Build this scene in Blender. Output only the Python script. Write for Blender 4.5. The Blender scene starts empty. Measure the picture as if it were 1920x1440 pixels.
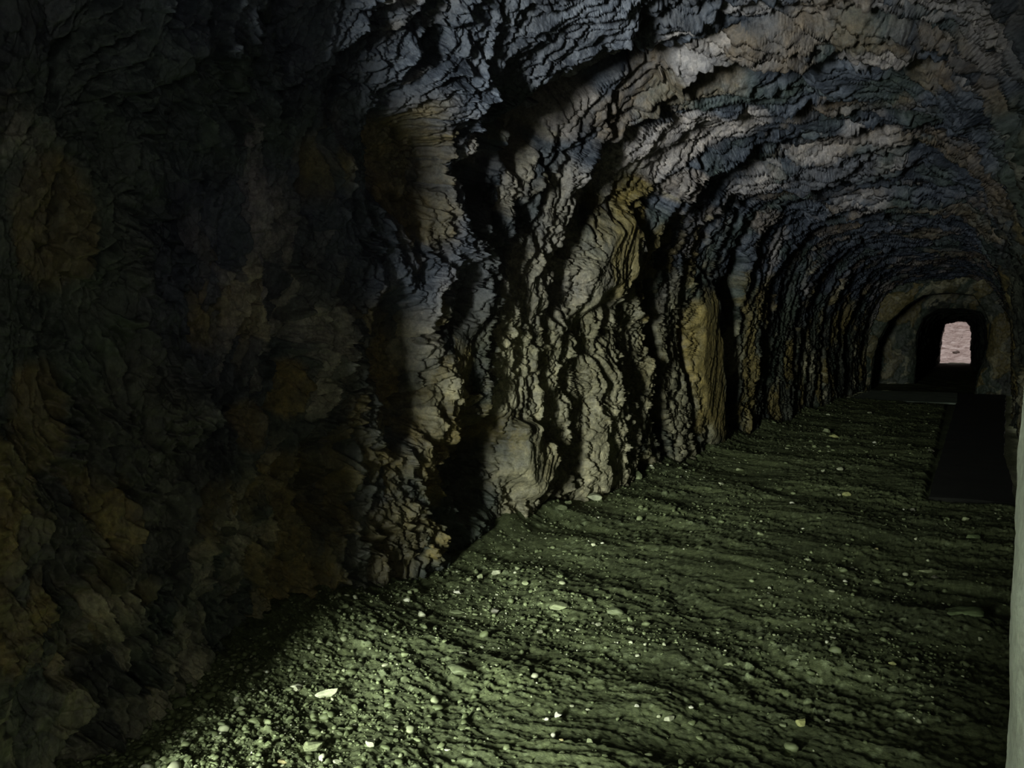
import bpy, math, random
import numpy as np

DENS = 1.0            # mesh density of the rock surfaces
scene = bpy.context.scene
C = scene.collection
PI = math.pi

# ------------------------------------------------------------------ camera
cam_d = bpy.data.cameras.new('camera')
cam = bpy.data.objects.new('camera', cam_d)
C.objects.link(cam)
cam.location = (0, 0, 1.6)
cam.rotation_euler = (math.radians(90 - 3.1), 0, math.radians(31.16))
cam_d.sensor_width = 36.0
cam_d.lens = 26.0
cam_d.clip_start = 0.02
cam_d.clip_end = 600
scene.camera = cam

# ------------------------------------------------------------------ daylight
scene.view_settings.view_transform = 'Standard'
scene.view_settings.look = 'None'
scene.view_settings.gamma = 1.0
scene.view_settings.use_curve_mapping = False
scene.view_settings.exposure = 0.0
scene.cycles.max_bounces = 5
scene.cycles.diffuse_bounces = 4
scene.cycles.glossy_bounces = 2

world = bpy.data.worlds.new('overcast_sky')
scene.world = world
world.use_nodes = True
bg = world.node_tree.nodes['Background']
bg.inputs[0].default_value = (1.0, 0.94, 0.92, 1)
bg.inputs[1].default_value = 0.75

def area(name, loc, target, sx, sy, power, col):
    d = bpy.data.lights.new(name, 'AREA')
    d.shape = 'RECTANGLE'; d.size = sx; d.size_y = sy
    d.energy = power; d.color = col
    o = bpy.data.objects.new(name, d)
    C.objects.link(o)
    o.location = loc
    v = np.array(target, float) - np.array(loc, float)
    from mathutils import Vector
    o.rotation_euler = Vector(v).to_track_quat('-Z', 'Y').to_euler()
    return o
# skylight pouring in through the cave mouth behind and to the left of the camera
area('daylight_in_mouth', (-1.3, -4.3, 1.5), (-1.9, 6, 1.9), 1.9, 2.3, 3300, (0.95, 1.0, 0.93))

# weak fill light added at an invented side opening to lift the left wall
area('side_fill_light', (1.7, -1.25, 1.7), (-2.9, 2.4, 1.7), 1.0, 1.4, 13, (1.0, 0.98, 0.90))

# ------------------------------------------------------------------ noise (2-D, vectorised)
_r = np.random.RandomState(7)
TAB = _r.rand(8, 256, 256).astype(np.float32)
GA = (_r.rand(256, 256) * 2 * PI)
GX = np.cos(GA).astype(np.float32); GY = np.sin(GA).astype(np.float32)

def perlin(u, v, seed=0):
    u = u + seed * 17.31; v = v + seed * 9.73
    iu = np.floor(u).astype(np.int32); iv = np.floor(v).astype(np.int32)
    fu = (u - iu).astype(np.float32); fv = (v - iv).astype(np.float32)
    wu = fu * fu * fu * (fu * (fu * 6 - 15) + 10); wv = fv * fv * fv * (fv * (fv * 6 - 15) + 10)
    def g(a, b):
        i = (iu + a) & 255; j = (iv + b) & 255
        return GX[i, j] * (fu - a) + GY[i, j] * (fv - b)
    n0 = g(0, 0) * (1 - wu) + g(1, 0) * wu
    n1 = g(0, 1) * (1 - wu) + g(1, 1) * wu
    return (n0 * (1 - wv) + n1 * wv) * 1.5

def fbm(u, v, oct=4, seed=0, gain=0.5):
    t = 0; a = 1.0
    for k in range(oct):
        t = t + a * perlin(u * 2 ** k, v * 2 ** k, seed + k * 3)
        a *= gain
    return t

def ridged(u, v, oct=4, seed=0, gain=0.5):
    t = 0; a = 1.0
    for k in range(oct):
        t = t + a * (1 - 2 * np.abs(perlin(u * 2 ** k, v * 2 ** k, seed + k * 3)))
        a *= gain
    return t

def facet(u, v, seed=0):
    """nearest cell: offsets to its centre, its random numbers, distance to the border"""
    u = u + seed * 31.7; v = v + seed * 12.9
    iu = np.floor(u).astype(np.int32); iv = np.floor(v).astype(np.int32)
    best = np.full(u.shape, 9e9, np.float32); sec = best.copy()
    bu = np.zeros(u.shape, np.float32); bv = bu.copy()
    bi = np.zeros(u.shape, np.int32); bj = bi.copy()
    for a in (-1, 0, 1):
        for b in (-1, 0, 1):
            ci = (iu + a) & 255; cj = (iv + b) & 255
            du = (u - (iu + a) - TAB[0, ci, cj]).astype(np.float32)
            dv = (v - (iv + b) - TAB[1, ci, cj]).astype(np.float32)
            d = du * du + dv * dv
            m = d < best
            sec = np.where(m, best, np.minimum(sec, d))
            best = np.where(m, d, best)
            bu = np.where(m, du, bu); bv = np.where(m, dv, bv)
            bi = np.where(m, ci, bi); bj = np.where(m, cj, bj)
    return bu, bv, TAB[2, bi, bj], TAB[3, bi, bj], TAB[4, bi, bj], np.sqrt(sec) - np.sqrt(best)

def sstep(a, b, x):
    t = np.clip((x - a) / (b - a), 0, 1)
    return t * t * (3 - 2 * t)

# ------------------------------------------------------------------ the tunnel's base shape
# plan: half widths measured along the tunnel (y), heights above the floor (z)
LY = [-4, -1.0, 0.2, 0.7, 1.35, 1.7, 2.3, 3.2, 4.2, 5.5, 9.0, 15.0, 22, 28.6]
LX = [-3.2, -3.0, -2.29, -2.27, -2.70, -2.74, -3.0, -3.15, -3.1, -3.18, -3.2, -3.08, -2.9, -2.75]  # the unseen bulge beside the camera is shaped to shade the left wall
RY = [-4, 0, 8, 13, 28.6]
RX = [0.8, 0.76, 0.76, 0.84, 1.55]
CY = [-4, 3, 8, 15, 28.6]
CZ = [4.0, 4.0, 3.95, 3.9, 3.9]
NEXP = 3.3
def unit_curve():
    ph = np.linspace(0, PI, 4001)
    X = -np.sign(np.cos(ph)) * np.abs(np.cos(ph)) ** (2 / NEXP)
    Z = np.abs(np.sin(ph)) ** (2 / NEXP)
    x = X * 1.93; z = Z * 3.95
    s = np.concatenate([[0], np.cumsum(np.hypot(np.diff(x), np.diff(z)))])
    return X, Z, s
UX, UZ, US = unit_curve()
SL = float(US[-1])

def base(s, y):
    """s: length along the arch from the left foot, y: along the tunnel -> x, z and the inward normal"""
    xl = np.interp(y, LY, LX); xr = np.interp(y, RY, RX); cz = np.interp(y, CY, CZ)
    X = np.interp(s, US, UX); Z = np.interp(s, US, UZ)
    hw = (xr - xl) / 2; xc = (xr + xl) / 2
    e = 0.06
    dX = (np.interp(s + e, US, UX) - np.interp(s - e, US, UX)) * hw
    dZ = (np.interp(s + e, US, UZ) - np.interp(s - e, US, UZ)) * cz
    L = np.hypot(dX, dZ) + 1e-9
    return xc + X * hw, Z * cz, dZ / L, -dX / L

S_WALL = float(US[np.argmax(UZ > 0.80)])          # left wall ends, ceiling begins
S_RIGHT = SL - S_WALL

# hand-placed relief of the rock: (y, s, half length y, half length s, depth inward, lean dy/ds, softness)
FEATURES = [
    # dark clefts between the ribs of the left wall
    (8.55, 1.40, 0.20, 1.55, -0.45, -0.33, 0.25), (9.75, 1.25, 0.10, 1.25, -0.34, -0.30, 0.35),
    (11.75, 1.60, 0.30, 1.75, -0.52, -0.36, 0.25), (14.1, 1.5, 0.16, 1.3, -0.32, -0.25, 0.3),
    (16.4, 1.5, 0.20, 1.5, -0.35, -0.25, 0.3), (19.5, 1.5, 0.25, 1.6, -0.38, -0.2, 0.3), (23.5, 1.6, 0.35, 1.6, -0.38, -0.2, 0.3),
    # smooth slabs standing proud
    (10.65, 1.20, 0.60, 1.15, 0.16, -0.36, 0.3), (6.85, 2.45, 0.55, 0.42, 0.20, 0.25, 0.35), (7.1, 0.8, 0.5, 0.9, 0.12, 0.0, 0.5),
    (5.90, 2.35, 0.12, 0.45, -0.22, 0.1, 0.4),
    # hollow low in the wall with a block beside it
    (4.75, 0.72, 0.26, 0.34, -0.36, -0.3, 0.5), (5.50, 0.62, 0.30, 0.30, 0.16, -0.25, 0.25),
    (3.75, 1.45, 0.20, 0.40, -0.22, 0.0, 0.4), (3.12, 0.72, 0.20, 0.26, -0.32, 0.0, 0.4), (2.78, 1.6, 0.14, 1.5, -0.14, 0.05, 0.5),
    (4.35, 1.9, 0.10, 0.35, -0.18, 0.2, 0.4),
    # overhanging ledge where the vault springs
    (3.60, 2.62, 0.28, 0.24, -0.24, 0.0, 0.35), (4.40, 2.78, 0.24, 0.20, -0.28, 0.1, 0.35), (5.02, 3.30, 0.22, 0.36, -0.32, 0.5, 0.35),
    (5.45, 3.95, 0.14, 0.40, -0.22, 0.55, 0.35),
    (3.9, 3.75, 0.9, 0.75, 0.14, 0.55, 0.25),
    # blocks hanging in the vault
    (7.1, 5.95, 0.55, 0.75, 0.20, 0.25, 0.15), (6.0, 5.55, 0.22, 0.9, 0.12, 0.2, 0.2), (6.9, 4.2, 0.55, 0.85, 0.12, 0.55, 0.25),
    (9.9, 4.8, 0.55, 1.0, 0.14, 0.2, 0.2), (12.5, 5.2, 0.6, 1.1, 0.12, 0.1, 0.2), (8.75, 4.7, 0.16, 1.1, -0.20, 0.3, 0.3),
]
# smooth cleavage faces: the small relief dies out there
SMOOTH = [
    (7.3, 3.95, 0.45, 0.85, 0.45, 0.85, 0.4),
    (10.65, 1.20, 0.62, 1.20, 0.85, -0.36, 0.2), (6.75, 2.40, 0.40, 0.42, 0.8, 0.25, 0.3), (5.45, 0.55, 0.30, 0.30, 0.8, -0.25, 0.3),
    (7.0, 0.45, 0.35, 0.40, 0.5, 0.0, 0.4), (5.1, 3.35, 0.25, 0.35, 0.6, 0.3, 0.4), (4.3, 3.9, 0.5, 0.5, 0.45, 0.5, 0.5),
    (5.1, 1.2, 0.15, 0.35, 0.5, 0.1, 0.4), (4.45, 1.4, 0.15, 0.2, 0.7, 0.0, 0.4), (7.1, 5.95, 0.5, 0.7, 0.5, 0.25, 0.4),
]
# (y, s, half y, half s, ochre, pale, lean)
TINTS = [
    (4.35, 2.2, 0.45, 0.75, 0.05, 0.04, 0.0),
    (6.9, 1.4, 1.7, 1.5, 0.22, 0.50, 0.0), (9.4, 1.2, 0.6, 1.5, 0.15, 0.35, -.3), (4.6, 4.1, 0.7, 0.7, 0.0, 0.05, 0.5),
    (7.15, 3.85, 0.50, 0.85, 0.10, 0.95, 0.9), (5.25, 3.50, 0.28, 0.26, 0.45, 0.55, 0.5), (4.95, 3.02, 0.16, 0.42, 0.35, 0.55, 0.2),
    (4.20, 2.87, 0.16, 0.22, 0.35, 0.45, 0.0), (7.85, 3.45, 0.30, 0.20, 0.50, 0.40, 0.4), (6.25, 5.75, 0.25, 0.40, 0.15, 0.75, 0.1),
    (5.9, 4.5, 0.3, 0.3, 0.1, 0.5, 0.1), (11.6, 3.6, 0.5, 0.22, 0.5, 0.2, 0.1), (9.9, 4.8, 0.5, 0.6, 0.0, 0.15, 0.2),
    (6.90, 2.50, 0.36, 0.42, 0.90, 0.25, 0.0), (7.15, 3.0, 0.3, 0.25, 0.8, 0.0, 0.0), (10.55, 1.20, 0.72, 1.15, 1.0, 0.10, -0.36),
    (12.9, 1.2, 0.35, 1.2, 0.6, 0.0, -0.36), (7.1, 0.55, 0.5, 0.6, 0.25, 0.80, 0.0), (7.5, 1.5, 0.5, 0.7, 0.15, 0.55, 0.0),
    (5.15, 1.36, 0.28, 0.36, 0.15, 0.85, 0.0), (6.0, 1.05, 0.6, 0.5, 0.1, 0.7, 0.0), (5.62, 0.73, 0.2, 0.14, 0.5, 0.5, 0.0),
    (4.44, 1.41, 0.14, 0.2, 0.7, 0.15, 0.0), (2.93, 1.33, 0.12, 0.2, 0.75, 0.0, 0.0), (2.51, 1.17, 0.10, 0.16, 0.5, 0.0, 0.0),
    (2.84, 0.70, 0.14, 0.20, 0.55, 0.0, 0.0), (1.29, 1.30, 0.10, 0.18, 0.35, 0.0, 0.0), (1.35, 2.02, 0.14, 0.2, 0.35, 0.0, 0.0),
    (3.69, 0.36, 0.25, 0.25, 0.3, 0.0, 0.0),
]

def blobs(s, y, feats):
    wy = fbm(y * 1.7, s * 1.7, 3, 61) * 0.16
    ws = fbm(y * 1.7, s * 1.7, 3, 67) * 0.16
    t = np.zeros(s.shape, np.float32)
    for (y0, s0, ry, rs, dep, lean, soft) in feats:
        k = min(1.0, ry / 0.25)
        yy = (y + wy * k - y0 - lean * (s - s0)) / ry
        ss = (s + ws - s0) / rs
        r = (np.abs(yy) ** 2.6 + np.abs(ss) ** 2.6) ** (1 / 2.6)
        t += dep * (1 - sstep(1 - soft, 1 + soft, r))
    return t

def rock_height(s, y, fine=True):
    """inward displacement of the hewn rock"""
    ceil_ = sstep(S_WALL - 0.5, S_WALL + 0.7, s) * (1 - sstep(S_RIGHT - .6, S_RIGHT + .4, s))
    # steep beds: they run round the arch, leaning forward towards the crown
    q = y - 0.30 * (s - 3.0) * sstep(2.0, 5.0, s)
    wq = fbm(q * 0.55, s * 0.45, 4, 3)
    ws = fbm(q * 0.55, s * 0.45, 4, 13)
    wq2 = fbm(q * 2.6, s * 1.8, 4, 23) * 0.55
    qq = q + 0.42 * wq + 0.075 * wq2
    sa = s + 0.45 * ws + 0.10 * wq2
    h = 0.10 * fbm(y * 0.35, s * 0.3, 2, 33)
    def layer(cs, cy, A, ky, seed, crack, cw):
        du, dv, r0, r1, r2, e = facet(sa / cs, qq / cy, seed)
        hh = A * ((r0 - 0.5) * 1.1 + ky * (0.55 + 0.7 * r2) * dv + 0.8 * (r1 - 0.5) * du)
        return hh - crack * np.exp(-e / cw), r0, r1
    a, c0, c1 = layer(1.9, 0.95, 0.17, 0.8, 1, 0.04, 0.06)
    b, c2, c3 = layer(0.62, 0.26, 0.090, 1.1, 2, 0.03, 0.07)
    wl = 1 - sstep(2.2, 3.6, s)
    h = h + a * (1 - 0.55 * wl) + b * (1 - 0.4 * wl)
    c, c4, c5 = layer(0.22, 0.090, 0.050, 1.3, 3, 0.014, 0.10)
    h = h + c * (1 - 0.15 * wl)
    rough = 0.6 + 0.6 * sstep(-0.25, 0.3, fbm(y * 0.8, s * 0.5, 3, 43))
    # flaky bedding: ramps that rise away from the mouth and break off short
    def saw(per, A, seed):
        n = fbm(q * 1.3 / per * 0.12, s * 1.1 / per * 0.12, 3, seed) * 2.4
        t = (qq + 0.06 * wq2) / per + n
        fr = t - np.floor(t)
        amp = sstep(-0.35, 0.45, perlin(sa / per * 0.30, np.floor(t) * 3.7, seed + 1))
        return A * amp * (fr - 0.8 * sstep(0.86, 1.0, fr) - 0.4)
    if fine:
        h = h + saw(0.19, 0.055, 201) * (1 - 0.45 * wl) + saw(0.085, 0.034, 221) + saw(0.035, 0.011, 231) * (1 - sstep(4.5, 7.5, y))
        d, c6, c7 = layer(0.10, 0.046, 0.026, 1.2, 4, 0.008, 0.12)
        e_, c8, c9 = layer(0.045, 0.022, 0.009, 1.0, 5, 0.003, 0.16)
        h = h + (d * (1 - 0.6 * sstep(8, 14, y)) + e_ * (1 - sstep(3.8, 6.5, y))) * rough
        h = h + 0.022 * (ridged(q * 3.0, s * 2.2, 4, 53, 0.5) - 0.6) * rough
    if fine:
        nr = (0.35 + 0.65 * wl) * (1 - sstep(4.4, 5.8, y))
        du, dv, r0, r1, r2, e = facet((s + 0.03 * wq2) / 0.16, (y + 0.03 * wq2 + 0.2 * s) / 0.10, 41)
        h = h + nr * (0.075 * (r0 - .5) + 0.090 * (r1 - .3) * dv + 0.08 * (r2 - .5) * du)
        du, dv, r0, r1, r2, e = facet((s + 0.02 * wq2) / 0.06, (y + 0.02 * wq2 - 0.2 * s) / 0.045, 43)
        h = h + nr * (0.026 * (r0 - .5) + 0.036 * (r1 - .3) * dv + 0.030 * (r2 - .5) * du)
    h = h * (0.5 + 0.5 * sstep(0.9, 1.7, y)) * (1 - 0.4 * sstep(S_RIGHT, S_RIGHT + 0.8, s))
    return h, (c0, c1, c2, c3, c4, c5)

def rock_point(s, y):
    x, z, nx, nz = base(s, y)
    h, c = rock_height(s, y)
    h = h * (1 - np.clip(blobs(s, y, SMOOTH), 0, 0.9))
    h = h + blobs(s, y, FEATURES)
    return x + nx * h, z + nz * h, h, c

# ------------------------------------------------------------------ mesh helpers
def grid_mesh(name, P, mat, attrs=None, flip=False, kind=None, hole=None, parent=None, smooth=True):
    n, m = P.shape[:2]
    me = bpy.data.meshes.new(name)
    i = np.arange(n * m, dtype=np.int32).reshape(n, m)
    q = np.stack([i[:-1, :-1], i[1:, :-1], i[1:, 1:], i[:-1, 1:]], -1)
    if flip: q = q[..., ::-1]
    if hole is not None: q = q[~hole]
    q = np.ascontiguousarray(q.reshape(-1, 4))
    me.vertices.add(n * m)
    me.vertices.foreach_set('co', P.reshape(-1).astype(np.float32))
    me.loops.add(q.size); me.loops.foreach_set('vertex_index', q.reshape(-1))
    me.polygons.add(len(q))
    me.polygons.foreach_set('loop_start', np.arange(0, q.size, 4, dtype=np.int32))
    me.polygons.foreach_set('use_smooth', np.full(len(q), smooth))
    me.update(calc_edges=True)
    for k, v in (attrs or {}).items():
        a = me.attributes.new(k, 'FLOAT', 'POINT')
        a.data.foreach_set('value', np.ascontiguousarray(v.reshape(-1), dtype=np.float32))
    me.materials.append(mat)
    o = bpy.data.objects.new(name, me)
    C.objects.link(o)
    if parent: o.parent = parent
    if kind: o['kind'] = kind
    return o

# ------------------------------------------------------------------ materials
class NT:
    def __init__(s, name):
        s.m = bpy.data.materials.new(name); s.m.use_nodes = True
        s.t = s.m.node_tree; s.b = s.t.nodes['Principled BSDF']
    def n(s, typ, **kw):
        x = s.t.nodes.new(typ)
        for k, v in kw.items():
            if k.startswith('i_'):
                x.inputs[int(k[2:])].default_value = v
            else: setattr(x, k, v)
        return x
    def l(s, a, ao, b, bi): s.t.links.new(a.outputs[ao], b.inputs[bi])
    def attr(s, name): return s.n('ShaderNodeAttribute', attribute_name=name)
    def noise(s, vec, scale, detail=6, rough=0.6, dist=0.0):
        x = s.n('ShaderNodeTexNoise'); x.inputs['Scale'].default_value = scale
        x.inputs['Detail'].default_value = detail; x.inputs['Roughness'].default_value = rough
        x.inputs['Distortion'].default_value = dist
        s.t.links.new(vec, x.inputs['Vector']); return x
    def ramp(s, src, stops):
        x = s.n('ShaderNodeValToRGB'); e = x.color_ramp.elements
        while len(e) < len(stops): e.new(0.5)
        for i, (p, c) in enumerate(stops):
            e[i].position = p; e[i].color = tuple(c) + (1,) if len(c) == 3 else c
        s.t.links.new(src, x.inputs[0]); return x
    def mix(s, fac, a, b, blend='MIX'):
        x = s.n('ShaderNodeMix', data_type='RGBA', blend_type=blend)
        for v, i in ((fac, 0), (a, 6), (b, 7)):
            if isinstance(v, (int, float)): x.inputs[i].default_value = v
            elif isinstance(v, tuple): x.inputs[i].default_value = v + (1,)
            else: s.t.links.new(v, x.inputs[i])
        return x.outputs[2]

def rock_material(name, dark, mid, ochre, pale, gloss=0.5, bump=0.6, vault=None):
    k = NT(name)
    if vault:      # the beds in the vault are slate blue, those low in the wall olive
        va = k.attr('vault').outputs['Fac']
        dark, mid, ochre, pale = [k.mix(va, a_, b_) for a_, b_ in zip((dark, mid, ochre, pale), vault)]
    pos = k.n('ShaderNodeNewGeometry').outputs['Position']
    mp = k.n('ShaderNodeMapping'); mp.inputs['Scale'].default_value = (0.9, 1.3, 0.9)
    k.t.links.new(pos, mp.inputs[0]); v = mp.outputs[0]
    n1 = k.noise(v, 2.2, 8, 0.65, 0.6)
    n2 = k.noise(v, 14.0, 6, 0.65, 0.3)
    n3 = k.noise(v, 55.0, 4, 0.7)
    col = k.mix(k.ramp(n1.outputs[0], [(0.36, (0, 0, 0)), (0.62, (1, 1, 1))]).outputs[0], dark, mid)
    class M_:
        def __init__(s_, name, sc, ph):
            a = k.attr(name); nn = k.noise(v, sc, 7, 0.7, 0.5)
            m1 = k.n('ShaderNodeMath', operation='MULTIPLY_ADD'); m1.inputs[1].default_value = 2.2; m1.inputs[2].default_value = -0.25 + ph
            k.t.links.new(nn.outputs[0], m1.inputs[0])
            m2 = k.n('ShaderNodeMath', operation='MULTIPLY', use_clamp=True)
            k.t.links.new(a.outputs['Fac'], m2.inputs[0]); k.t.links.new(m1.outputs[0], m2.inputs[1])
            s_.outputs = {'Fac': m2.outputs[0]}
    oc = M_('ochre', 7.0, 0.0); pa = M_('pale', 6.0, 0.05); gr = M_('green', 5.0, 0.0)
    col = k.mix(gr.outputs['Fac'], col, (0.075, 0.105, 0.075))
    col = k.mix(oc.outputs['Fac'], col, ochre)
    col = k.mix(pa.outputs['Fac'], col, pale)
    col = k.mix(1.0, col, k.ramp(n2.outputs[0], [(0.28, (0.42, 0.42, 0.44)), (0.5, (0.9, 0.9, 0.9)), (0.72, (1.35, 1.3, 1.22))]).outputs[0], 'MULTIPLY')
    col = k.mix(1.0, col, k.ramp(n3.outputs[0], [(0.3, (0.65, 0.65, 0.65)), (0.7, (1.3, 1.3, 1.3))]).outputs[0], 'MULTIPLY')
    k.t.links.new(col, k.b.inputs['Base Color'])
    rg = k.ramp(n2.outputs[0], [(0.3, (gloss - .1,) * 3), (0.7, (gloss + .2,) * 3)])
    k.t.links.new(rg.outputs[0], k.b.inputs['Roughness'])
    k.b.inputs['Specular IOR Level'].default_value = 0.45
    # fine chipped grain
    vo = k.n('ShaderNodeTexVoronoi'); vo.inputs['Scale'].default_value = 30
    k.t.links.new(k.mix(0.03, v, k.noise(v, 9, 3).outputs[1]), vo.inputs['Vector'])
    bn = k.noise(v, 30, 8, 0.66, 0.2)
    ad = k.n('ShaderNodeMath', operation='MULTIPLY_ADD'); ad.inputs[1].default_value = 0.5
    k.t.links.new(vo.outputs[0], ad.inputs[0]); k.t.links.new(bn.outputs[0], ad.inputs[2])
    bp = k.n('ShaderNodeBump'); bp.inputs['Strength'].default_value = bump; bp.inputs['Distance'].default_value = 0.02
    k.t.links.new(ad.outputs[0], bp.inputs['Height'])
    k.t.links.new(bp.outputs[0], k.b.inputs['Normal'])
    return k.m

M_wall = rock_material('rock', (0.026, 0.031, 0.027), (0.100, 0.108, 0.078), (0.30, 0.235, 0.070), (0.56, 0.53, 0.34), 0.45, 0.5,
                       vault=((0.028, 0.036, 0.052), (0.105, 0.125, 0.165), (0.22, 0.165, 0.105), (0.46, 0.42, 0.41)))
M_ceil = M_wall

# ------------------------------------------------------------------ rock skin: columns along y
def y_columns():
    ys = [-1.6]
    while ys[-1] < 28.6:
        y = ys[-1]
        if y < 1.15: st = 0.03
        else: st = min(max(0.0040, 0.0009 * (y * y + 9) / 3.1), 0.024)
        ys.append(y + st / DENS)
    ys[-1] = 28.6
    return np.array(ys)
YS = y_columns()

def colour_masks(s, y, c, h):
    """albedo only: where the rock is ochre, pale or greenish"""
    ceil_ = sstep(S_WALL - 0.3, S_WALL + 0.3, s)
    n = fbm(y * 0.9, s * 0.7, 4, 71)
    oc = sstep(0.15, 0.6, n + 0.45 * (c[2] - 0.5) + 0.3 * (c[4] - 0.5)) * 0.6
    pn = fbm(y * 0.7, s * 0.6, 4, 83)
    pa = sstep(0.3, 0.8, pn + 0.35 * (c[3] - 0.5) + 0.35 * (c[5] - 0.5)) * 0.6
    gn = fbm(y * 0.8, s * 0.9, 3, 95)
    gr = sstep(0.0, 0.5, gn + 0.2 * (c[1] - 0.5)) * 0.55
    for (y0, s0, ry, rs, o_, p_, lean) in TINTS:
        yy = (y - y0 - lean * (s - s0)) / ry; ss = (s - s0) / rs
        r = (np.abs(yy) ** 2.5 + np.abs(ss) ** 2.5) ** 0.4 + 0.35 * (n + pn)
        k = 1 - sstep(0.75, 1.1, r)
        oc = oc * (1 - k) + o_ * k; pa = pa * (1 - k) + p_ * k; gr = gr * (1 - k)
    vt = sstep(1.7, 3.3, s + 0.6 * fbm(y * 0.8, s * 0.8, 3, 111) + 0.9 * (1 - sstep(3.6, 5.4, y)) * sstep(1.2, 2.2, y)) * (1 - sstep(S_RIGHT - .4, S_RIGHT + .8, s))
    return dict(ochre=oc, pale=pa, green=gr, vault=vt * (1 - np.clip(oc * 1.3 - .3, 0, 1) * (s < 3.3)))

def skin(name, s0, s1, rows, mat, ys, hole=None):
    ss = np.linspace(s0, s1, rows)
    S, Y = np.meshgrid(ss, ys, indexing='ij')
    x, z, h, c = rock_point(S, Y)
    P = np.stack([x, Y, z], -1)
    hm = None
    if hole:
        hm = (P[:-1, :-1, 1] > hole[0]) & (P[:-1, :-1, 1] < hole[1]) & (P[:-1, :-1, 2] > hole[2]) & (P[:-1, :-1, 2] < hole[3])
    return grid_mesh(name, P, mat, colour_masks(S, Y, c, h), kind='structure', flip=True, hole=hm)

skin('wall_left', -0.0, S_WALL, int(620 * DENS), M_wall, YS)
skin('ceiling', S_WALL, S_RIGHT, int(620 * DENS), M_ceil, YS)
skin('wall_right', S_RIGHT, SL, int(170 * DENS), M_wall, YS[::2], hole=(-1.45, 0.1, 0.6, 2.4))  # opening cut to let the added side fill in

# ------------------------------------------------------------------ floor
def floor_material():
    k = NT('trodden_mud')
    pos = k.n('ShaderNodeNewGeometry').outputs['Position']
    n1 = k.noise(pos, 1.1, 6, 0.6, 0.4)
    n2 = k.noise(pos, 18, 6, 0.7)
    n3 = k.noise(pos, 90, 3, 0.7)
    col = k.mix(k.ramp(n1.outputs[0], [(0.38, (0, 0, 0)), (0.62, (1, 1, 1))]).outputs[0], (0.068, 0.083, 0.036), (0.115, 0.140, 0.060))
    col = k.mix(k.attr('pale').outputs['Fac'], col, (0.24, 0.29, 0.15))
    col = k.mix(1.0, col, k.ramp(n2.outputs[0], [(0.3, (0.55, 0.55, 0.55)), (0.7, (1.35, 1.35, 1.3))]).outputs[0], 'MULTIPLY')
    col = k.mix(1.0, col, k.ramp(n3.outputs[0], [(0.3, (0.65, 0.65, 0.65)), (0.72, (1.4, 1.4, 1.4))]).outputs[0], 'MULTIPLY')
    k.t.links.new(col, k.b.inputs['Base Color'])
    k.b.inputs['Roughness'].default_value = 0.7
    k.b.inputs['Specular IOR Level'].default_value = 0.3
    mp = k.n('ShaderNodeMapping'); mp.inputs['Scale'].default_value = (0.5, 1.6, 1)
    k.t.links.new(pos, mp.inputs[0])
    b1 = k.noise(mp.outputs[0], 26, 7, 0.75, 0.5)
    bp = k.n('ShaderNodeBump'); bp.inputs['Strength'].default_value = 0.6; bp.inputs['Distance'].default_value = 0.02
    k.t.links.new(b1.outputs[0], bp.inputs['Height'])
    k.t.links.new(bp.outputs[0], k.b.inputs['Normal'])
    return k.m
M_floor = floor_material()

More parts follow.
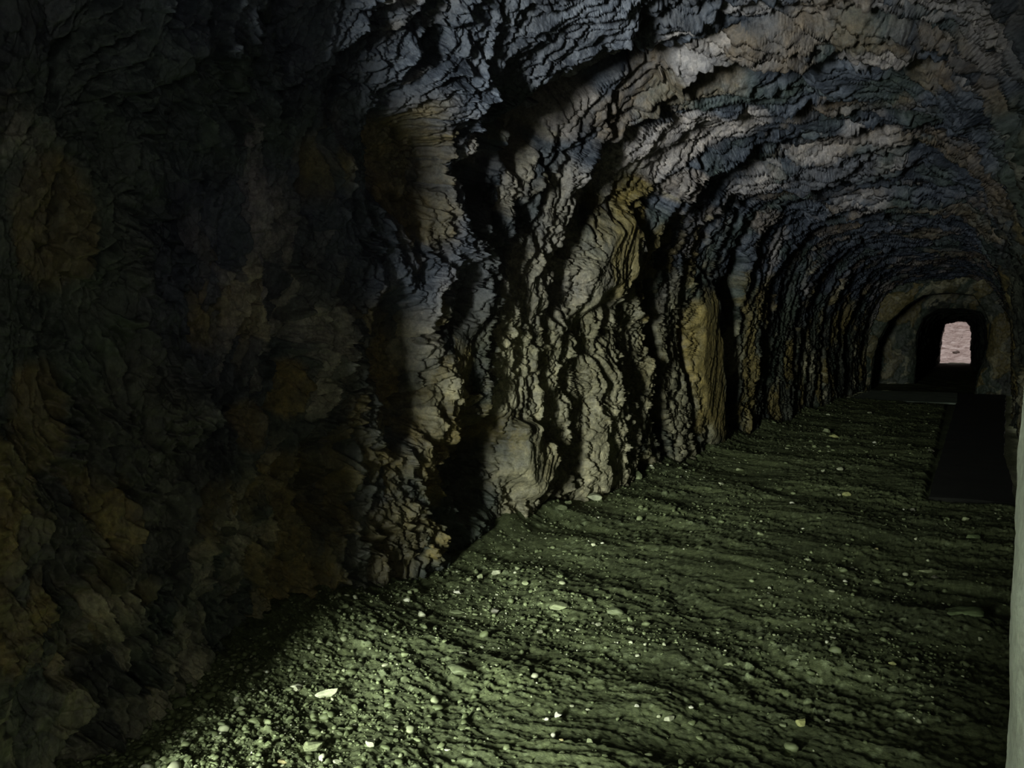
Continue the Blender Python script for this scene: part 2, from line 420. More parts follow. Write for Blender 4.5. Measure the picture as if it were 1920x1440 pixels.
def floor_height(x, y):
    wq = fbm(x * 0.6, y * 0.6, 3, 5)
    yy = y + 0.10 * x + 0.22 * wq
    xx = x + 0.3 * wq
    xl = np.interp(y, LY, LX); xr = np.interp(y, RY, RX)
    h = 0.045 * fbm(x * 0.7, y * 0.9, 3, 15)
    h += 0.018 * fbm(xx * 1.6, yy * 3.0, 4, 25)
    ra = 0.25 + 1.0 * sstep(-.25, .4, fbm(x * 1.1, y * 1.1, 3, 45))
    near = 1 + 0.8 * sstep(4, 12, y)
    h += 0.0055 * near * ridged(xx * 3.0, yy * 10.0, 3, 35, 0.6) * ra
    h += 0.0055 * near * fbm(xx * 9.0, yy * 24.0, 3, 75, 0.65) * ra
    h += 0.0050 * fbm(x * 28.0, y * 30.0, 3, 85, 0.7)
    cl = 0.35 + 0.9 * sstep(-.2, .35, fbm(x * .8 + 5, y * .8, 3, 65))
    du, dv, r0, r1, r2, e = facet((x + .02 * fbm(x * 9, y * 9, 2, 7)) / 0.085, (y + .02 * fbm(x * 9, y * 9, 2, 8)) / 0.050, 16)
    h += cl * near * (0.010 * (r0 - .5) + 0.016 * (r1 - .2) * dv + 0.010 * (r2 - .5) * du)
    du, dv, r0, r1, r2, e = facet(x / 0.034, y / 0.024, 17)
    h += cl * (0.005 * (r0 - .5) + 0.008 * (r1 - .2) * dv)
    # gravel bedded in the mud
    gm = sstep(0.02, 0.35, fbm(x * 0.9, y * 0.9, 3, 55) + 0.5 * np.exp(-((x - xl - .3) / .5) ** 2) - 0.05)
    du, dv, r0, r1, r2, e = facet(x / 0.055, y / 0.045, 6)
    peb = np.clip(1 - (du * du + dv * dv) / (0.10 + 0.28 * r0), 0, 1) ** 0.6 * (r1 > 0.7)
    h += np.minimum(peb, 0.55) * gm * (0.003 + 0.008 * r2)
    du, dv, r0b, r1b, r2b, e = facet(x / 0.022, y / 0.02, 8)
    peb2 = np.clip(1 - (du * du + dv * dv) / 0.3, 0, 1) ** 0.6 * (r1b > 0.4)
    h += np.minimum(peb2, .6) * (0.001 + 0.004 * gm)
    # rubble banked against the foot of the left wall, gutter along the right one
    h += 0.16 * np.exp(-np.clip(x - xl, 0, 9) / 0.28) * (0.7 + 0.6 * wq)
    h -= 0.16 * sstep(xr - 0.30, xr - 0.16, x) * sstep(7.5, 10, y)
    slabm = sstep(-0.32, -0.24, x) * sstep(8.75, 8.95, y) + sstep(23.2, 23.5, y)
    h = h * (1 - 0.85 * np.clip(slabm, 0, 1)) - 0.035 * np.clip(slabm, 0, 1)
    pale = np.clip(peb * gm * (0.25 + 0.75 * (r2 > 0.6)), 0, 1) + peb2 * (r0b > 0.82) * 0.7
    return h - 0.01, np.clip(pale, 0, 1)

fy = [-1.6]
while fy[-1] < 28.7:
    y = fy[-1]
    fy.append(y + (0.03 if y < 1.3 else min(max(0.0040, 0.00105 * y * y), 0.03)) / DENS)
fy = np.array(fy)
fx = np.linspace(-3.75, 1.9, int(1000 * DENS))
FX, FY = np.meshgrid(fx, fy, indexing='ij')
FH, FP = floor_height(FX, FY)
grid_mesh('floor', np.stack([FX, FY, FH], -1), M_floor, dict(pale=FP), kind='structure')

def floor_z(x, y):
    return float(floor_height(np.array([[x]]), np.array([[y]]))[0][0, 0])

# ------------------------------------------------------------------ cross walls with openings
def outline(pts, n):
    """closed ring through pts, evenly resampled"""
    p = np.array(pts + [pts[0]], float)
    d = np.concatenate([[0], np.cumsum(np.hypot(*np.diff(p, axis=0).T))])
    t = np.linspace(0, d[-1], n)
    return np.stack([np.interp(t, d, p[:, 0]), np.interp(t, d, p[:, 1])], -1)

def cross_wall(name, y0, inner, rect, mat, n=500, m=160, amp=0.5, flip=False, thick=0.5, sgn=1):
    """rock face across the tunnel round an opening; its edge turns back into the opening"""
    I = outline(inner, n); c = I.mean(0)
    x0, x1, z0, z1 = rect
    d = I - c
    t = np.minimum(np.where(d[:, 0] > 0, (x1 - c[0]) / (d[:, 0] + 1e-9), (x0 - c[0]) / (d[:, 0] - 1e-9)),
                   np.where(d[:, 1] > 0, (z1 - c[1]) / (d[:, 1] + 1e-9), (z0 - c[1]) / (d[:, 1] - 1e-9)))
    O = c + d * np.maximum(t, 1.02)[:, None]
    k = np.linspace(0, 1, m)
    P = I[:, None] * (1 - k[None, :, None]) + O[:, None] * k[None, :, None]
    X = P[..., 0]; Z = P[..., 1]
    w = fbm(X * 1.2, Z * 1.2, 3, 7) * 0.3
    a = facet((X + w) / 0.55, (Z + w) / 0.8, 11); b = facet((X + w) / 0.2, (Z + w) / 0.28, 12)
    h = 0.22 * (a[2] - .5 + .7 * a[0] * (a[3] - .3)) + 0.10 * (b[2] - .5 + b[0] * (b[3] - .3)) + 0.10 * fbm(X * 4, Z * 4, 4, 9)
    h *= amp
    rnd = 0.22 * (1 - np.clip(k / 0.12, 0, 1))[None, :] ** 2
    Y = y0 - sgn * (h - rnd)
    front = np.stack([X + 0.5 * w * k[None, :], Y, Z], -1)
    tk = np.linspace(1, 0, 24)[:-1]
    back = np.stack([np.broadcast_to(X[:, :1], (n, 23)) + 0.05 * fbm(Z[:, :1] * 3 + 9, tk[None] * 2 + X[:, :1], 3, 4),
                     Y[:, :1] + sgn * thick * tk[None, :], np.broadcast_to(Z[:, :1], (n, 23))], -1)
    P3 = np.concatenate([back, front], 1)
    cc = [np.concatenate([np.zeros((n, 23), np.float32) + .5, v.astype(np.float32)], 1) for v in (a[2], b[2])]
    masks = dict(ochre=sstep(.7, .9, cc[0]) * .5, pale=sstep(.75, .95, cc[1]) * .4, green=sstep(.3, .8, 1 - cc[0]) * .7)
    return grid_mesh(name, P3, mat, masks, kind='structure', flip=flip)

OPEN1 = [(-2.75, -0.3), (-2.65, 0.3), (-2.6, 1.15), (-2.45, 1.75), (-2.15, 2.35), (-1.55, 2.95), (-1.1, 3.25), (-0.3, 3.3), (0.35, 3.2), (0.62, 2.75),
         (0.86, 2.25), (0.78, 1.5), (0.70, 1.0), (0.55, 0.5), (0.45, -0.3)]
cross_wall('wall_end', 28.5, OPEN1, (-4.5, 3.2, -1.5, 5.5), M_wall)
OPEN2 = [(-1.55, -0.3), (-1.5, 2.0), (-1.3, 2.65), (-0.75, 3.0), (0.0, 3.0), (0.65, 2.85), (0.85, 2.5), (0.92, 1.5), (0.90, 0.6), (0.85, -0.3)]
cross_wall('wall_inner', 34, OPEN2, (-4.5, 3.5, -1.5, 5.5), M_wall, n=300, m=90)

def tube(name, y0, y1, A, B, mat, n=260, m=200, amp=1.0):
    a = outline(A, n); b = outline(B, n)
    t = np.linspace(0, 1, m)
    P = a[:, None] * (1 - t[None, :, None]) + b[:, None] * t[None, :, None]
    c = P.mean(0, keepdims=True)
    L = np.linspace(0, 12, n)[:, None] + t[None] * 0; Y = y0 + (y1 - y0) * t[None] + L * 0
    f = facet(L / 1.2, Y / 0.8, 21)
    h = amp * (0.22 * (f[2] - .3 + .5 * f[1]) + 0.15 * fbm(L * 1.5, Y * 1.5, 4, 31))
    edge = np.minimum(1, np.minimum(t, 1 - t) * 12)[None]
    d = c - P; d /= np.linalg.norm(d, axis=-1, keepdims=True)
    P = P + d * (h * edge)[..., None]
    P3 = np.stack([P[..., 0], Y, P[..., 1]], -1)
    z = np.zeros(h.shape)
    return grid_mesh(name, P3, mat, dict(ochre=z, pale=z, green=z + .3), kind='structure', flip=True)
ROOM = [(-3.3, -0.4), (-3.3, 2.5), (-2.2, 3.6), (0.6, 3.6), (1.7, 2.6), (1.7, -0.4)]
tube('wall_chamber', 28.6, 34.1, ROOM, ROOM, M_wall, m=60, amp=0.5)
MOUTH = [(-1.50, -0.05), (-1.42, 0.5), (-1.36, 2.1), (-1.15, 3.3), (-0.9, 3.45), (-0.35, 3.62), (0.35, 3.6), (0.68, 3.2), (0.88, 2.6), (0.86, 1.0), (0.84, -0.05)]
tube('wall_passage', 34.0, 74.0, [(-1.85, -.4)] + OPEN2[1:-1] + [(1.05, -.4)], [(-1.50, -.4)] + MOUTH[1:-1] + [(.84, -.4)], M_wall, m=320, amp=0.8)

def slab(name, x0, x1, y0, y1, z, mat, seed, nx=60, ny=300):
    x = np.linspace(x0, x1, nx); y = np.linspace(y0, y1, ny)
    X, Y = np.meshgrid(x, y, indexing='ij')
    Z = z + 0.010 * fbm(X * 1.1, Y * 0.8, 3, seed) + 0.002 * fbm(X * 14, Y * 14, 2, seed + 3)
    r = (X == x[0]) | (X == x[-1]) | (Y == y[0]) | (Y == y[-1])
    return X, Y, np.where(r, Z - 0.07, Z)
M_dark_floor = floor_material()
X, Y = np.meshgrid(np.linspace(-3.4, 2.0, 80), np.linspace(28.6, 74.2, 500), indexing='ij')
Z = 0.06 * fbm(X * 1.2, Y * .8, 4, 3) - 0.05
grid_mesh('floor_passage', np.stack([X, Y, Z], -1), M_dark_floor, dict(pale=Z * 0), kind='structure')

# behind the camera: the unseen cave mouth, its right jamb shaped to cut the daylight
MOUTH0 = [(-3.25, 0.1), (-3.25, 1.6), (-3.0, 2.7), (-2.4, 3.0), (-1.8, 2.7), (-1.5, 2.0), (-1.35, 0.1)]
cross_wall('wall_back', -1.5, MOUTH0, (-4.5, 2.0, -1.5, 5.5), M_wall, n=160, m=50, amp=0.4, flip=True, thick=0.4, sgn=-1)

# ------------------------------------------------------------------ outside the far mouth: a sandstone slope
def sandstone():
    k = NT('sandstone')
    pos = k.n('ShaderNodeNewGeometry').outputs['Position']
    mp = k.n('ShaderNodeMapping'); mp.inputs['Scale'].default_value = (0.5, 1, 1.4); mp.inputs['Rotation'].default_value = (0, 0.35, 0)
    k.t.links.new(pos, mp.inputs[0])
    n = k.noise(mp.outputs[0], 2.2, 9, 0.8, 0.6)
    col = k.ramp(n.outputs[0], [(0.36, (0.16, 0.10, 0.08)), (0.45, (0.44, 0.34, 0.31)), (0.55, (0.66, 0.55, 0.51)), (0.66, (0.92, 0.86, 0.84))])
    k.t.links.new(col.outputs[0], k.b.inputs['Base Color'])
    k.b.inputs['Roughness'].default_value = 0.9
    bp = k.n('ShaderNodeBump'); bp.inputs['Strength'].default_value = 0.8; bp.inputs['Distance'].default_value = 0.3
    k.t.links.new(n.outputs[0], bp.inputs['Height']); k.t.links.new(bp.outputs[0], k.b.inputs['Normal'])
    return k.m
M_sand = sandstone()
X, T = np.meshgrid(np.linspace(-30, 30, 300), np.linspace(0, 1, 300), indexing='ij')
Y = 74.1 + T * 40
Z = -0.15 + np.interp(T * 40, [0, 9, 11, 18, 22, 40], [0, 0.25, 0.7, 3.2, 10, 26]) + 0.35 * fbm(X * .35, Y * .35, 5, 3) * sstep(0.03, 0.3, T)
Z += 0.25 * np.floor(3 * fbm(X * .12 + 3, Y * .25, 2, 8)) * sstep(0.22, 0.4, T)
grid_mesh('ground_outside', np.stack([X, Y, Z], -1), M_sand, kind='structure')

# ------------------------------------------------------------------ smooth slabs laid in the floor
def concrete(name, col, rough=0.6):
    k = NT(name)
    pos = k.n('ShaderNodeNewGeometry').outputs['Position']
    n = k.noise(pos, 3.0, 8, 0.7, 0.3); n2 = k.noise(pos, 60, 4, 0.7)
    c = k.mix(k.ramp(n.outputs[0], [(0.35, (0, 0, 0)), (0.65, (1, 1, 1))]).outputs[0], tuple(0.72 * v for v in col), tuple(1.2 * v for v in col))
    c = k.mix(1.0, c, k.ramp(n2.outputs[0], [(0.3, (0.75,) * 3), (0.7, (1.2,) * 3)]).outputs[0], 'MULTIPLY')
    k.t.links.new(c, k.b.inputs['Base Color']); k.b.inputs['Roughness'].default_value = rough
    bp = k.n('ShaderNodeBump'); bp.inputs['Strength'].default_value = 0.35; bp.inputs['Distance'].default_value = 0.01
    k.t.links.new(n2.outputs[0], bp.inputs['Height']); k.t.links.new(bp.outputs[0], k.b.inputs['Normal'])
    return k.m

def label(o, lab, cat, group=None):
    o['label'] = lab; o['category'] = cat
    if group: o['group'] = group
    return o

def closed_slab(name, x0f, x1f, y0, y1, top, bot, mat, seed, nx=40, ny=200):
    """a thin slab with an uneven top, real edges and an underside"""
    t = np.linspace(0, 1, nx); y = np.linspace(y0, y1, ny)
    T, Y = np.meshgrid(t, y, indexing='ij')
    X0 = x0f(Y); X1 = x1f(Y)
    X = X0 + (X1 - X0) * T
    Y = Y + 0.10 * fbm(X * 1.3, Y * 0 + seed, 3, seed) * (1 - sstep(y0, y0 + 1, Y))
    Z = top + 0.006 * fbm(X * 1.5, Y * 1.1, 4, seed)
    Z = Z - 0.07 * (1 - sstep(y0 - 0.05, y0 + 0.12, Y))
    n = nx; m = ny
    v = np.concatenate([np.stack([X, Y, Z], -1).reshape(-1, 3), np.stack([X, Y, Z * 0 + bot], -1).reshape(-1, 3)])
    i = np.arange(n * m).reshape(n, m); F = []
    q = np.stack([i[:-1, :-1], i[1:, :-1], i[1:, 1:], i[:-1, 1:]], -1).reshape(-1, 4)
    F += q.tolist() + (q[:, ::-1] + n * m).tolist()
    ring = np.concatenate([i[:, 0], i[-1, 1:], i[-2::-1, -1], i[0, -2:0:-1]])
    for a, b in zip(ring, np.roll(ring, -1)):
        F.append([int(a), int(a) + n * m, int(b) + n * m, int(b)])
    me = bpy.data.meshes.new(name); me.from_pydata(v.tolist(), [], F); me.materials.append(mat)
    o = bpy.data.objects.new(name, me); C.objects.link(o)
    return o

M_dark_slab = concrete('dark_concrete', (0.016, 0.018, 0.012), 0.75)  # near-black base colour for the strip along the right wall
M_sill = concrete('grey_green_concrete', (0.36, 0.44, 0.33), 0.7)
M_pier = concrete('pale_plaster', (0.78, 0.85, 0.76), 0.8)
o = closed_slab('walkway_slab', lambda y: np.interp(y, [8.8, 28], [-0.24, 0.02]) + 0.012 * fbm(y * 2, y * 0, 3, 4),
                lambda y: np.interp(y, RY, RX) - 0.24 + 0.02 * fbm(y * 1.2, y * 0, 3, 9), 8.85, 28.1, -0.012, -0.12, M_dark_slab, 3)
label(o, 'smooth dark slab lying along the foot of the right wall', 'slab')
o = closed_slab('threshold_slab', lambda y: np.interp(y, [23, 28.4], [-2.75, -2.62]) + 0.05 * fbm(y * 2, y * 0, 3, 5),
                lambda y: y * 0 - 0.02, 23.4, 28.4, -0.008, -0.12, M_sill, 5)
label(o, 'smooth grey-green slab across the floor before the dark far opening', 'slab')

# ------------------------------------------------------------------ pale pier right beside the camera
def pier():
    zz = np.linspace(-0.05, 2.3, 300); a = np.linspace(0, 2 * PI, 160, endpoint=False)
    A, Z = np.meshgrid(a, zz, indexing='ij')
    hx, hy = 0.21, 0.16
    c = np.cos(A); s_ = np.sin(A)
    X = hx * np.sign(c) * np.abs(c) ** 0.4; Y = hy * np.sign(s_) * np.abs(s_) ** 0.4
    r = 1 + 0.018 * fbm(A * 2.2, Z * 5, 4, 3) + 0.008 * fbm(A * 9, Z * 22, 3, 5)
    taper = 1 - 0.10 * sstep(1.42, 1.8, Z)
    top = np.sqrt(np.clip(1 - np.clip((Z - 2.15) / 0.15, 0, 1) ** 2, 0.0004, 1))
    X = 0.284 + X * r * taper * top; Y = 1.20 + Y * r * taper * top
    P = np.stack([X, Y, Z], -1)
    P = np.concatenate([P, P[:1]], 0)
    o = grid_mesh('plastered_pier', P, M_pier, None, flip=False)
    return label(o, 'pale grey-green rough pier standing close by at the right edge', 'pier')
pier()

# ------------------------------------------------------------------ loose stones
def stone_mat(name, col):
    k = NT(name)
    tc = k.n('ShaderNodeNewGeometry').outputs['Position']
    n = k.noise(tc, 22, 6, 0.65); n2 = k.noise(tc, 120, 4, 0.7)
    c = k.mix(1.0, col, k.ramp(n.outputs[0], [(0.3, (0.6,) * 3), (0.7, (1.3,) * 3)]).outputs[0], 'MULTIPLY')
    k.t.links.new(c, k.b.inputs['Base Color']); k.b.inputs['Roughness'].default_value = 0.65
    bp = k.n('ShaderNodeBump'); bp.inputs['Strength'].default_value = 0.5; bp.inputs['Distance'].default_value = 0.004
    k.t.links.new(n2.outputs[0], bp.inputs['Height']); k.t.links.new(bp.outputs[0], k.b.inputs['Normal'])
    return k.m
STONE = {k: stone_mat(k + '_stone', v) for k, v in dict(
    pale=(0.42, 0.45, 0.28), white=(0.72, 0.74, 0.56), olive=(0.26, 0.30, 0.15), tan=(0.46, 0.42, 0.19), mud=(0.15, 0.18, 0.085),
    brown=(0.12, 0.12, 0.08), yellow=(0.40, 0.42, 0.16), moss=(0.12, 0.165, 0.065)).items()}

import bmesh
from mathutils import Vector
def ico(sub):
    bm = bmesh.new(); bmesh.ops.create_icosphere(bm, subdivisions=sub, radius=1)
    v = np.array([x.co[:] for x in bm.verts]); f = np.array([[x.index for x in y.verts] for y in bm.faces])
    bm.free(); return v, f
ICO4 = ico(4); ICO2 = ico(2)

def stone_verts(rs, base_v, planes=11, asp=0.7, hh=0.6, rough=0.03):
    """a broken stone: a ball cut by random planes, slightly weathered"""
    v = base_v.copy()
    n = rs.normal(size=(planes, 3)); n /= np.linalg.norm(n, axis=1, keepdims=True)
    d = rs.uniform(0.38, 0.8, planes)
    dots = base_v @ n.T
    t = np.where(dots > 0.05, d[None] / np.maximum(dots, 0.05), 9).min(1)
    v = base_v * np.minimum(t, 1.0)[:, None]
    v += rough * np.stack([fbm(v[:, 1] * 3 + rs.rand() * 9, v[:, 2] * 3 + v[:, 0] * 2, 3, 2 + k) for k in range(3)], -1)
    v /= np.abs(v).max(0)
    return v * np.array([0.5, 0.5 * max(asp, 0.3) if asp < 1 else 0.4, 0.5 * hh])

STONES = [
    (-2.41, 2.38, 0.121, .22, .5, 'pale', "long flat pale stone lying like a blade near the left wall's foot, lower left"),
    (-2.55, 2.32, 0.044, .7, .7, 'pale', 'pale chunky stone just left of the long blade-like stone'),
    (-2.76, 2.32, 0.030, .6, .6, 'white', "small white chip close to the left wall's foot"),
    (-2.59, 2.04, 0.048, .5, .5, 'olive', 'elongated olive stone at the edge of the shadow in the lower left corner'),
    (-2.15, 2.03, 0.091, .55, .5, 'olive', 'broad oval flat stone with a pale rim near the bottom edge, lower left'),
    (-2.17, 1.90, 0.037, .6, .5, 'tan', 'tan stone on the bottom edge, left of and below the broad oval stone'),
    (-1.97, 2.17, 0.043, .9, .9, 'pale', 'jagged pale lump casting a dark shadow, right of the broad oval stone'),
    (-2.76, 2.66, 0.041, .9, 1.0, 'olive', 'small pointed stone at the foot of the left wall, left of a darker twin'),
    (-2.72, 2.69, 0.060, .9, 1.0, 'mud', 'darker pointed stone at the foot of the left wall, right of its paler twin'),
    (-2.03, 2.04, 0.042, .5, .5, 'pale', 'low pale stone on the bottom edge, right of the broad oval stone'),
    (-2.60, 2.14, 0.033, .7, .7, 'olive', 'small three-cornered stone in the gravel above the elongated olive stone'),
    (-2.13, 3.03, 0.046, .65, .7, 'pale', 'pale rounded stone on the ridge behind the square mud lump'),
    (-2.01, 2.86, 0.129, .8, .6, 'mud', 'square mud-coated lump of rock in the left foreground'),
    (-1.42, 2.72, 0.041, .65, .6, 'white', 'bright oval pebble in the centre foreground, the larger of a close pair'),
    (-1.45, 2.68, 0.023, .9, .6, 'white', 'bright small pebble in the centre foreground, left one of a close pair'),
    (-1.34, 2.85, 0.026, .6, .6, 'pale', 'pale pebble a hand to the right of the bright oval pebble'),
    (-1.41, 2.84, 0.021, .6, .6, 'pale', 'small pale pebble just behind the bright oval pebble'),
    (-1.21, 2.60, 0.030, .8, .8, 'olive', 'dull olive stone near the bottom edge at the centre, shadow behind it'),
    (-1.31, 2.55, 0.021, .8, .7, 'tan', 'small ochre stone near the bottom edge, left of the dull olive stone'),
    (-1.27, 2.47, 0.031, .6, .5, 'olive', 'flat olive stone nearest the bottom edge at the centre'),
    (-1.98, 2.33, 0.027, .6, .6, 'pale', 'small pale stone above the jagged pale lump'),
    (-1.16, 2.97, 0.021, .6, .6, 'white', 'tiny white pebble right of centre in the foreground, alone on dark mud'),
    (-1.96, 3.53, 0.044, .8, .8, 'pale', 'pale rounded stone at the near end of the gravel bank'),
    (-1.69, 2.30, 0.025, .35, .4, 'white', 'thin white flake near the bottom edge, right of the jagged lump'),
    (-1.01, 2.96, 0.045, .6, .6, 'pale', 'pale flat-topped stone with a dark hollow behind it, right foreground'),
    (-0.53, 3.25, 0.050, .9, .7, 'yellow', 'yellowish angular stone casting a long shadow, right foreground'),
    (-0.96, 3.10, 0.021, .8, .8, 'white', 'tiny white pebble between the flat-topped stone and the yellowish stone'),
    (-0.60, 3.23, 0.036, .8, .6, 'mud', 'dull grey stone just left of the yellowish angular stone'),
    (-0.95, 3.69, 0.059, .4, .4, 'olive', 'long low olive stone in the middle of the muddy floor'),
    (-0.54, 4.23, 0.034, .45, .5, 'pale', 'small pale stone at the left rim of the dark patch on the right'),
    (-0.39, 2.98, 0.022, .8, .6, 'pale', 'small pale stone on the bottom edge at the right'),
    (-1.54, 3.83, 0.045, .6, .5, 'olive', 'flat olive stone at the far end of the gravel strip in mid floor'),
    (-1.73, 3.81, 0.040, .9, .8, 'pale', 'pale wedge-shaped stone, right one of two touching beside the mud block'),
    (-1.76, 3.81, 0.043, .8, .7, 'pale', 'pale wedge-shaped stone, left one of two touching beside the mud block'),
    (-1.10, 3.79, 0.028, .5, .5, 'olive', 'small olive stone left of the long low olive stone'),
    (-2.70, 4.25, 0.066, .6, .7, 'pale', 'pale rounded stone on top of the rubble below the left wall'),
    (-2.02, 3.90, 0.122, .45, .45, 'olive', 'broad flat slab of stone lying on the gravel bank'),
    (-1.88, 3.60, 0.027, .8, .8, 'pale', "small pale stone right of the rounded stone at the gravel bank's near end"),
    (-1.71, 4.02, 0.102, .8, .6, 'mud', 'square mud-coated block at the right end of the gravel bank'),
    (-2.34, 3.69, 0.064, .8, .7, 'brown', 'dark brown rounded stone in the hollow left of the broad flat slab'),
    (-2.71, 3.81, 0.055, .6, .5, 'white', 'bright pale flake at the left edge of the rubble'),
    (-2.41, 5.21, 0.038, 1., .9, 'pale', 'small upright pale disc of stone in mid floor'),
    (-2.76, 4.02, 0.046, .8, .7, 'olive', 'small olive stone among the rubble, left of the upright sliver'),
    (-2.75, 4.12, 0.043, 1.2, 1.3, 'olive', 'upright olive sliver of stone among the rubble'),
    (-2.54, 3.57, 0.096, .4, .4, 'mud', 'flat muddy slab at the foot of the left wall below the rubble'),
    (-2.14, 4.15, 0.075, .45, .4, 'olive', 'flat olive stone behind the broad flat slab'),
    (-2.41, 4.16, 0.049, .7, .7, 'olive', 'olive stone on the right side of the rubble'),
    (-3.09, 6.67, 0.181, .5, .5, 'pale', 'rounded pale slab lying at the foot of the ridged wall'),
    (-3.11, 6.17, 0.075, .8, .8, 'olive', 'small block left of the rounded pale slab at the wall foot'),
    (-3.28, 6.14, 0.071, 1.2, 1.4, 'olive', 'upright block leaning on the wall foot, left of the rounded pale slab'),
    (-3.07, 5.94, 0.117, .7, .6, 'mud', 'muddy block in front of the small block at the wall foot'),
    (-3.14, 8.44, 0.051, .6, .6, 'white', 'tiny pale stone between the leaning slab and the dark blocks at the wall foot'),
    (-3.10, 7.87, 0.121, 1.2, 1.4, 'olive', 'upright slab leaning against the foot of the wall before the first dark cleft'),
    (-3.29, 9.26, 0.091, .7, .8, 'brown', 'dark block in the mouth of the first dark cleft'),
    (-3.19, 8.71, 0.119, .7, .7, 'brown', 'dark block just in front of the first dark cleft'),
    (-2.96, 9.17, 0.068, .6, .6, 'pale', 'small pale stone on the mud right of the first dark cleft'),
    (-2.25, 8.24, 0.072, .6, .5, 'pale', 'pale stone in mid floor, below the yellow slab of the wall'),
    (-1.39, 7.69, 0.064, .7, .8, 'white', 'bright pebble with a shadow in the middle of the floor, beyond the ripples'),
    (-1.39, 6.34, 0.054, .7, .7, 'olive', 'olive stone with a shadow, nearer than the bright pebble in mid floor'),
    (-2.39, 9.66, 0.097, .5, .5, 'olive', 'flat olive stone on the floor below the second dark cleft'),
    (-2.01, 14.15, 0.162, .7, .8, 'olive', 'squat olive boulder half way down the tunnel, by a dark hollow'),
    (-2.49, 17.79, 0.096, .7, .7, 'pale', 'small pale stone far down the floor near the left wall'),
    (-1.68, 18.27, 0.131, .4, .5, 'pale', 'small flat pale stone far down the middle of the floor'),
    (-1.15, 13.25, 0.087, .7, .7, 'white', 'bright round pebble far down the middle of the floor'),
    (-1.80, 13.50, 0.199, .4, .4, 'yellow', 'long flat yellow-green stone in front of the squat olive boulder'),
    (-0.99, 8.59, 0.097, .8, .8, 'yellow', 'yellow-green rounded stone in the right half of the floor'),
    (-1.07, 8.57, 0.052, .6, .7, 'pale', 'pale pebble touching the left side of the yellow-green rounded stone'),
    (-1.44, 10.00, 0.068, .7, .7, 'pale', 'pale round pebble, left one of two far down the floor'),
    (-1.27, 10.15, 0.095, .4, .5, 'pale', 'flat pale stone, right one of two far down the floor'),
    (-0.43, 8.31, 0.037, .8, .8, 'white', 'tiny bright pebble in front of the dark slab, left one of a pair'),
    (-0.35, 8.30, 0.064, .7, .8, 'brown', 'grey-violet stone in front of the dark slab, right one of a pair'),
    (0.09, 7.91, 0.069, .8, .8, 'olive', "small green stone in front of the dark slab's near corner"),
    (0.14, 7.15, 0.124, .5, .5, 'moss', 'mossy green flat stone in front of the dark slab, right side'),
    (-0.33, 12.57, 0.111, .6, .6, 'brown', 'brownish stone beside the left edge of the dark slab'),
    (-0.83, 11.49, 0.089, .5, .5, 'olive', 'olive stone a step to the left of the dark slab'),
    (-0.52, 6.41, 0.038, .8, .7, 'tan', 'tan pebble in the right half of the floor, alone on brown mud'),
    (-0.27, 6.96, 0.040, .7, .7, 'pale', 'pale pebble between the tan pebble and the mossy flat stone'),
    (-0.81, 5.16, 0.050, .5, .5, 'olive', 'flat olive stone at the centre right of the floor, alone'),
    (-0.62, 5.82, 0.035, .7, .7, 'pale', 'pale pebble right of and beyond the lone flat olive stone'),
    (-0.16, 5.94, 0.098, .4, .4, 'olive', 'long low olive stone on the stony patch at the right'),
    (-0.10, 5.83, 0.052, .6, .5, 'brown', 'brown stone touching the long low stone on the stony patch at the right'),
    (0.06, 5.04, 0.252, .5, .32, 'moss', 'large flat mossy green boulder near the right edge'),
    (0.14, 4.70, 0.026, .9, .9, 'pale', 'small pale green stone in front of the large mossy boulder'),
    (-0.18, 4.45, 0.069, .5, .4, 'moss', 'low mossy stone left of and nearer than the large mossy boulder'),
    (0.22, 4.30, 0.039, .7, .7, 'moss', 'pale green stone in the dark gutter beside the pale pier'),
    (-0.24, 4.04, 0.037, .7, .8, 'yellow', 'yellowish stone at the rim of a dark hollow in the right foreground'),
]
CR = (math.cos(math.radians(31.16)), math.sin(math.radians(31.16)))
for i, (x, y, w, asp, hh, col, lab) in enumerate(STONES):
    rs = np.random.RandomState(100 + i)
    v = stone_verts(rs, ICO4[0], 12, min(1.0, asp * 1.5), hh * 0.8, 0.05 if col in ('mud', 'moss') else 0.025) * w * 1.06
    a = math.radians(31.16) + rs.uniform(-0.3, 0.3)
    ca, sa_ = math.cos(a), math.sin(a)
    v = np.stack([v[:, 0] * ca - v[:, 1] * sa_, v[:, 0] * sa_ + v[:, 1] * ca, v[:, 2] + v[:, 0] * rs.uniform(-.1, .1)], -1)
    kind = 'boulder' if w > 0.2 else ('pebble' if w < 0.03 else 'stone')
    me = bpy.data.meshes.new(kind); me.from_pydata(v.tolist(), [], ICO4[1].tolist()); me.materials.append(STONE[col])
    me.polygons.foreach_set('use_smooth', np.full(len(ICO4[1]), w < 0.03 or col in ('mud', 'moss')))
    o = bpy.data.objects.new(kind, me); C.objects.link(o)
    sink = 0.30 if col in ('mud', 'moss') else 0.16
    o.location = (x, y, floor_z(x, y) - float(v[:, 2].min()) * (1 - 2 * sink))
    label(o, lab, 'stone')

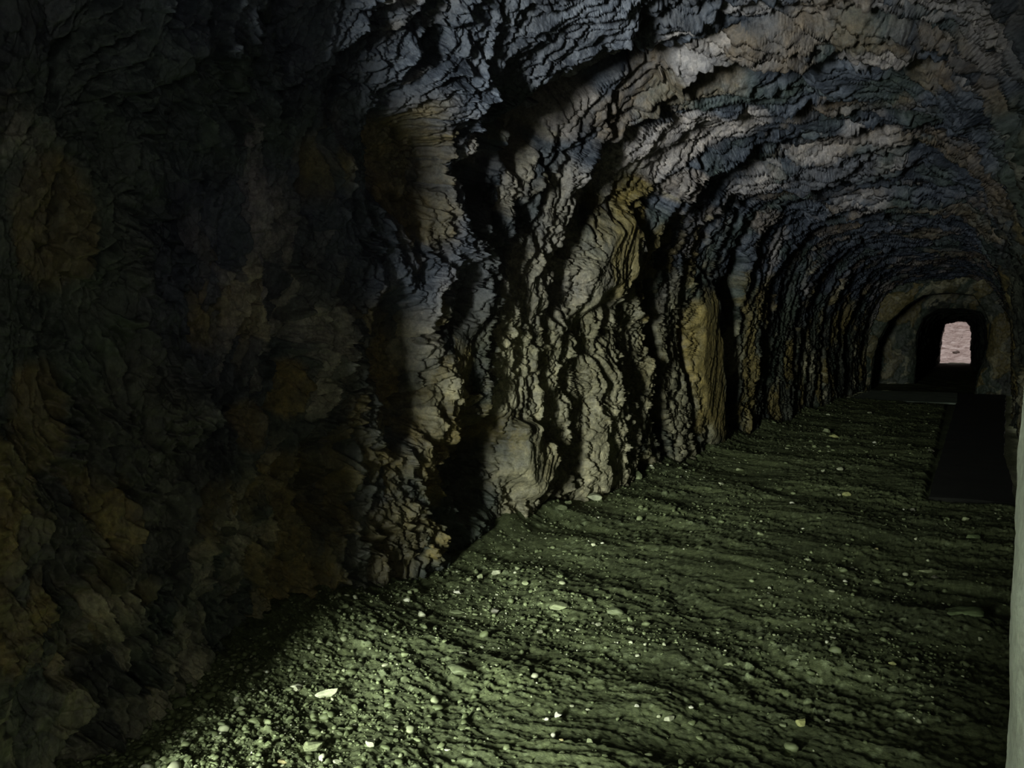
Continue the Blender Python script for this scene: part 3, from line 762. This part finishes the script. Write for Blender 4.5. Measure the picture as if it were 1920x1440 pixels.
# gravel too small and too many to count: one mass of chips, densest at the wall foot
def gravel():
    rs = np.random.RandomState(5)
    N = 60000
    u = rs.rand(N)
    y = 1.3 / (1 - u * (1 - 1.3 / 26))                  # denser near by
    x = rs.uniform(-3.2, 0.6, N)
    xl = np.interp(y, LY, LX)
    near = np.exp(-np.clip(x - xl, 0, 9) / 0.55)
    patch = sstep(0.05, 0.45, fbm(x * 0.8, y * 0.8, 3, 55)) + 1.2 * np.exp(-(((x + 2.0) / 0.75) ** 2 + ((y - 3.75) / 0.32) ** 2)) \
        + np.exp(-(((x + 2.35) / 0.4) ** 2 + ((y - 4.3) / 0.7) ** 2)) + 0.9 * np.exp(-(((x + 2.4) / 0.6) ** 2 + ((y - 2.3) / 0.5) ** 2))
    keep = (rs.rand(N) < 0.035 + 0.8 * near + 0.5 * patch) & (x > xl + 0.02) & ~((x > -0.3) & (y > 8.8)) & (y < 23.3)
    x = x[keep]; y = y[keep][:13000]; x = x[:len(y)]
    z = floor_height(x[None], y[None])[0][0]
    protos = [stone_verts(rs, ICO2[0], 8, rs.uniform(.5, 1), rs.uniform(.4, .8), 0.02) for _ in range(24)]
    nv = len(ICO2[0]); n = len(x)
    size = np.clip(rs.lognormal(-4.35, 0.55, n), 0.005, 0.07) * (1 + 0.10 * np.clip(y - 4, 0, 8))
    ang = rs.uniform(0, 2 * PI, n); V = np.zeros((n, nv, 3), np.float32)
    for k in range(n):
        v = protos[k % 24]
        ca, sa_ = math.cos(ang[k]), math.sin(ang[k])
        V[k, :, 0] = x[k] + size[k] * (v[:, 0] * ca - v[:, 1] * sa_)
        V[k, :, 1] = y[k] + size[k] * (v[:, 0] * sa_ + v[:, 1] * ca)
        V[k, :, 2] = z[k] + size[k] * (v[:, 2] + 0.10)
    F = (ICO2[1][None] + (np.arange(n) * nv)[:, None, None]).reshape(-1, 3).astype(np.int32)
    me = bpy.data.meshes.new('gravel')
    me.vertices.add(n * nv); me.vertices.foreach_set('co', V.reshape(-1))
    me.loops.add(F.size); me.loops.foreach_set('vertex_index', F.reshape(-1))
    me.polygons.add(len(F)); me.polygons.foreach_set('loop_start', np.arange(0, F.size, 3, dtype=np.int32))
    me.update(calc_edges=True)
    a = me.attributes.new('tone', 'FLOAT', 'POINT')
    a.data.foreach_set('value', np.repeat(rs.rand(n) ** 4, nv).astype(np.float32))
    k = NT('gravel_chips')
    at = k.attr('tone')
    c = k.ramp(at.outputs['Fac'], [(0, (0.10, 0.125, 0.05)), (0.5, (0.20, 0.24, 0.11)), (0.85, (0.34, 0.37, 0.22)), (1, (0.60, 0.63, 0.45))])
    k.t.links.new(c.outputs[0], k.b.inputs['Base Color']); k.b.inputs['Roughness'].default_value = 0.65
    me.materials.append(k.m)
    o = bpy.data.objects.new('gravel', me); C.objects.link(o)
    o['kind'] = 'stuff'
    label(o, 'loose gravel chips scattered on the muddy floor and banked by the left wall', 'gravel')
gravel()

# a dark rock lying on the slope outside the far mouth
rs = np.random.RandomState(77)
v = stone_verts(rs, ICO4[0], 12, 0.8, 0.45, 0.06) * 0.75
me = bpy.data.meshes.new('rock'); me.from_pydata(v.tolist(), [], ICO4[1].tolist()); me.materials.append(stone_mat('dark_rock', (0.10, 0.075, 0.06)))
o = bpy.data.objects.new('rock', me); C.objects.link(o); o.location = (-0.35, 84.5, 0.78)
label(o, 'dark rock lying on the pale slope seen through the far opening', 'rock')
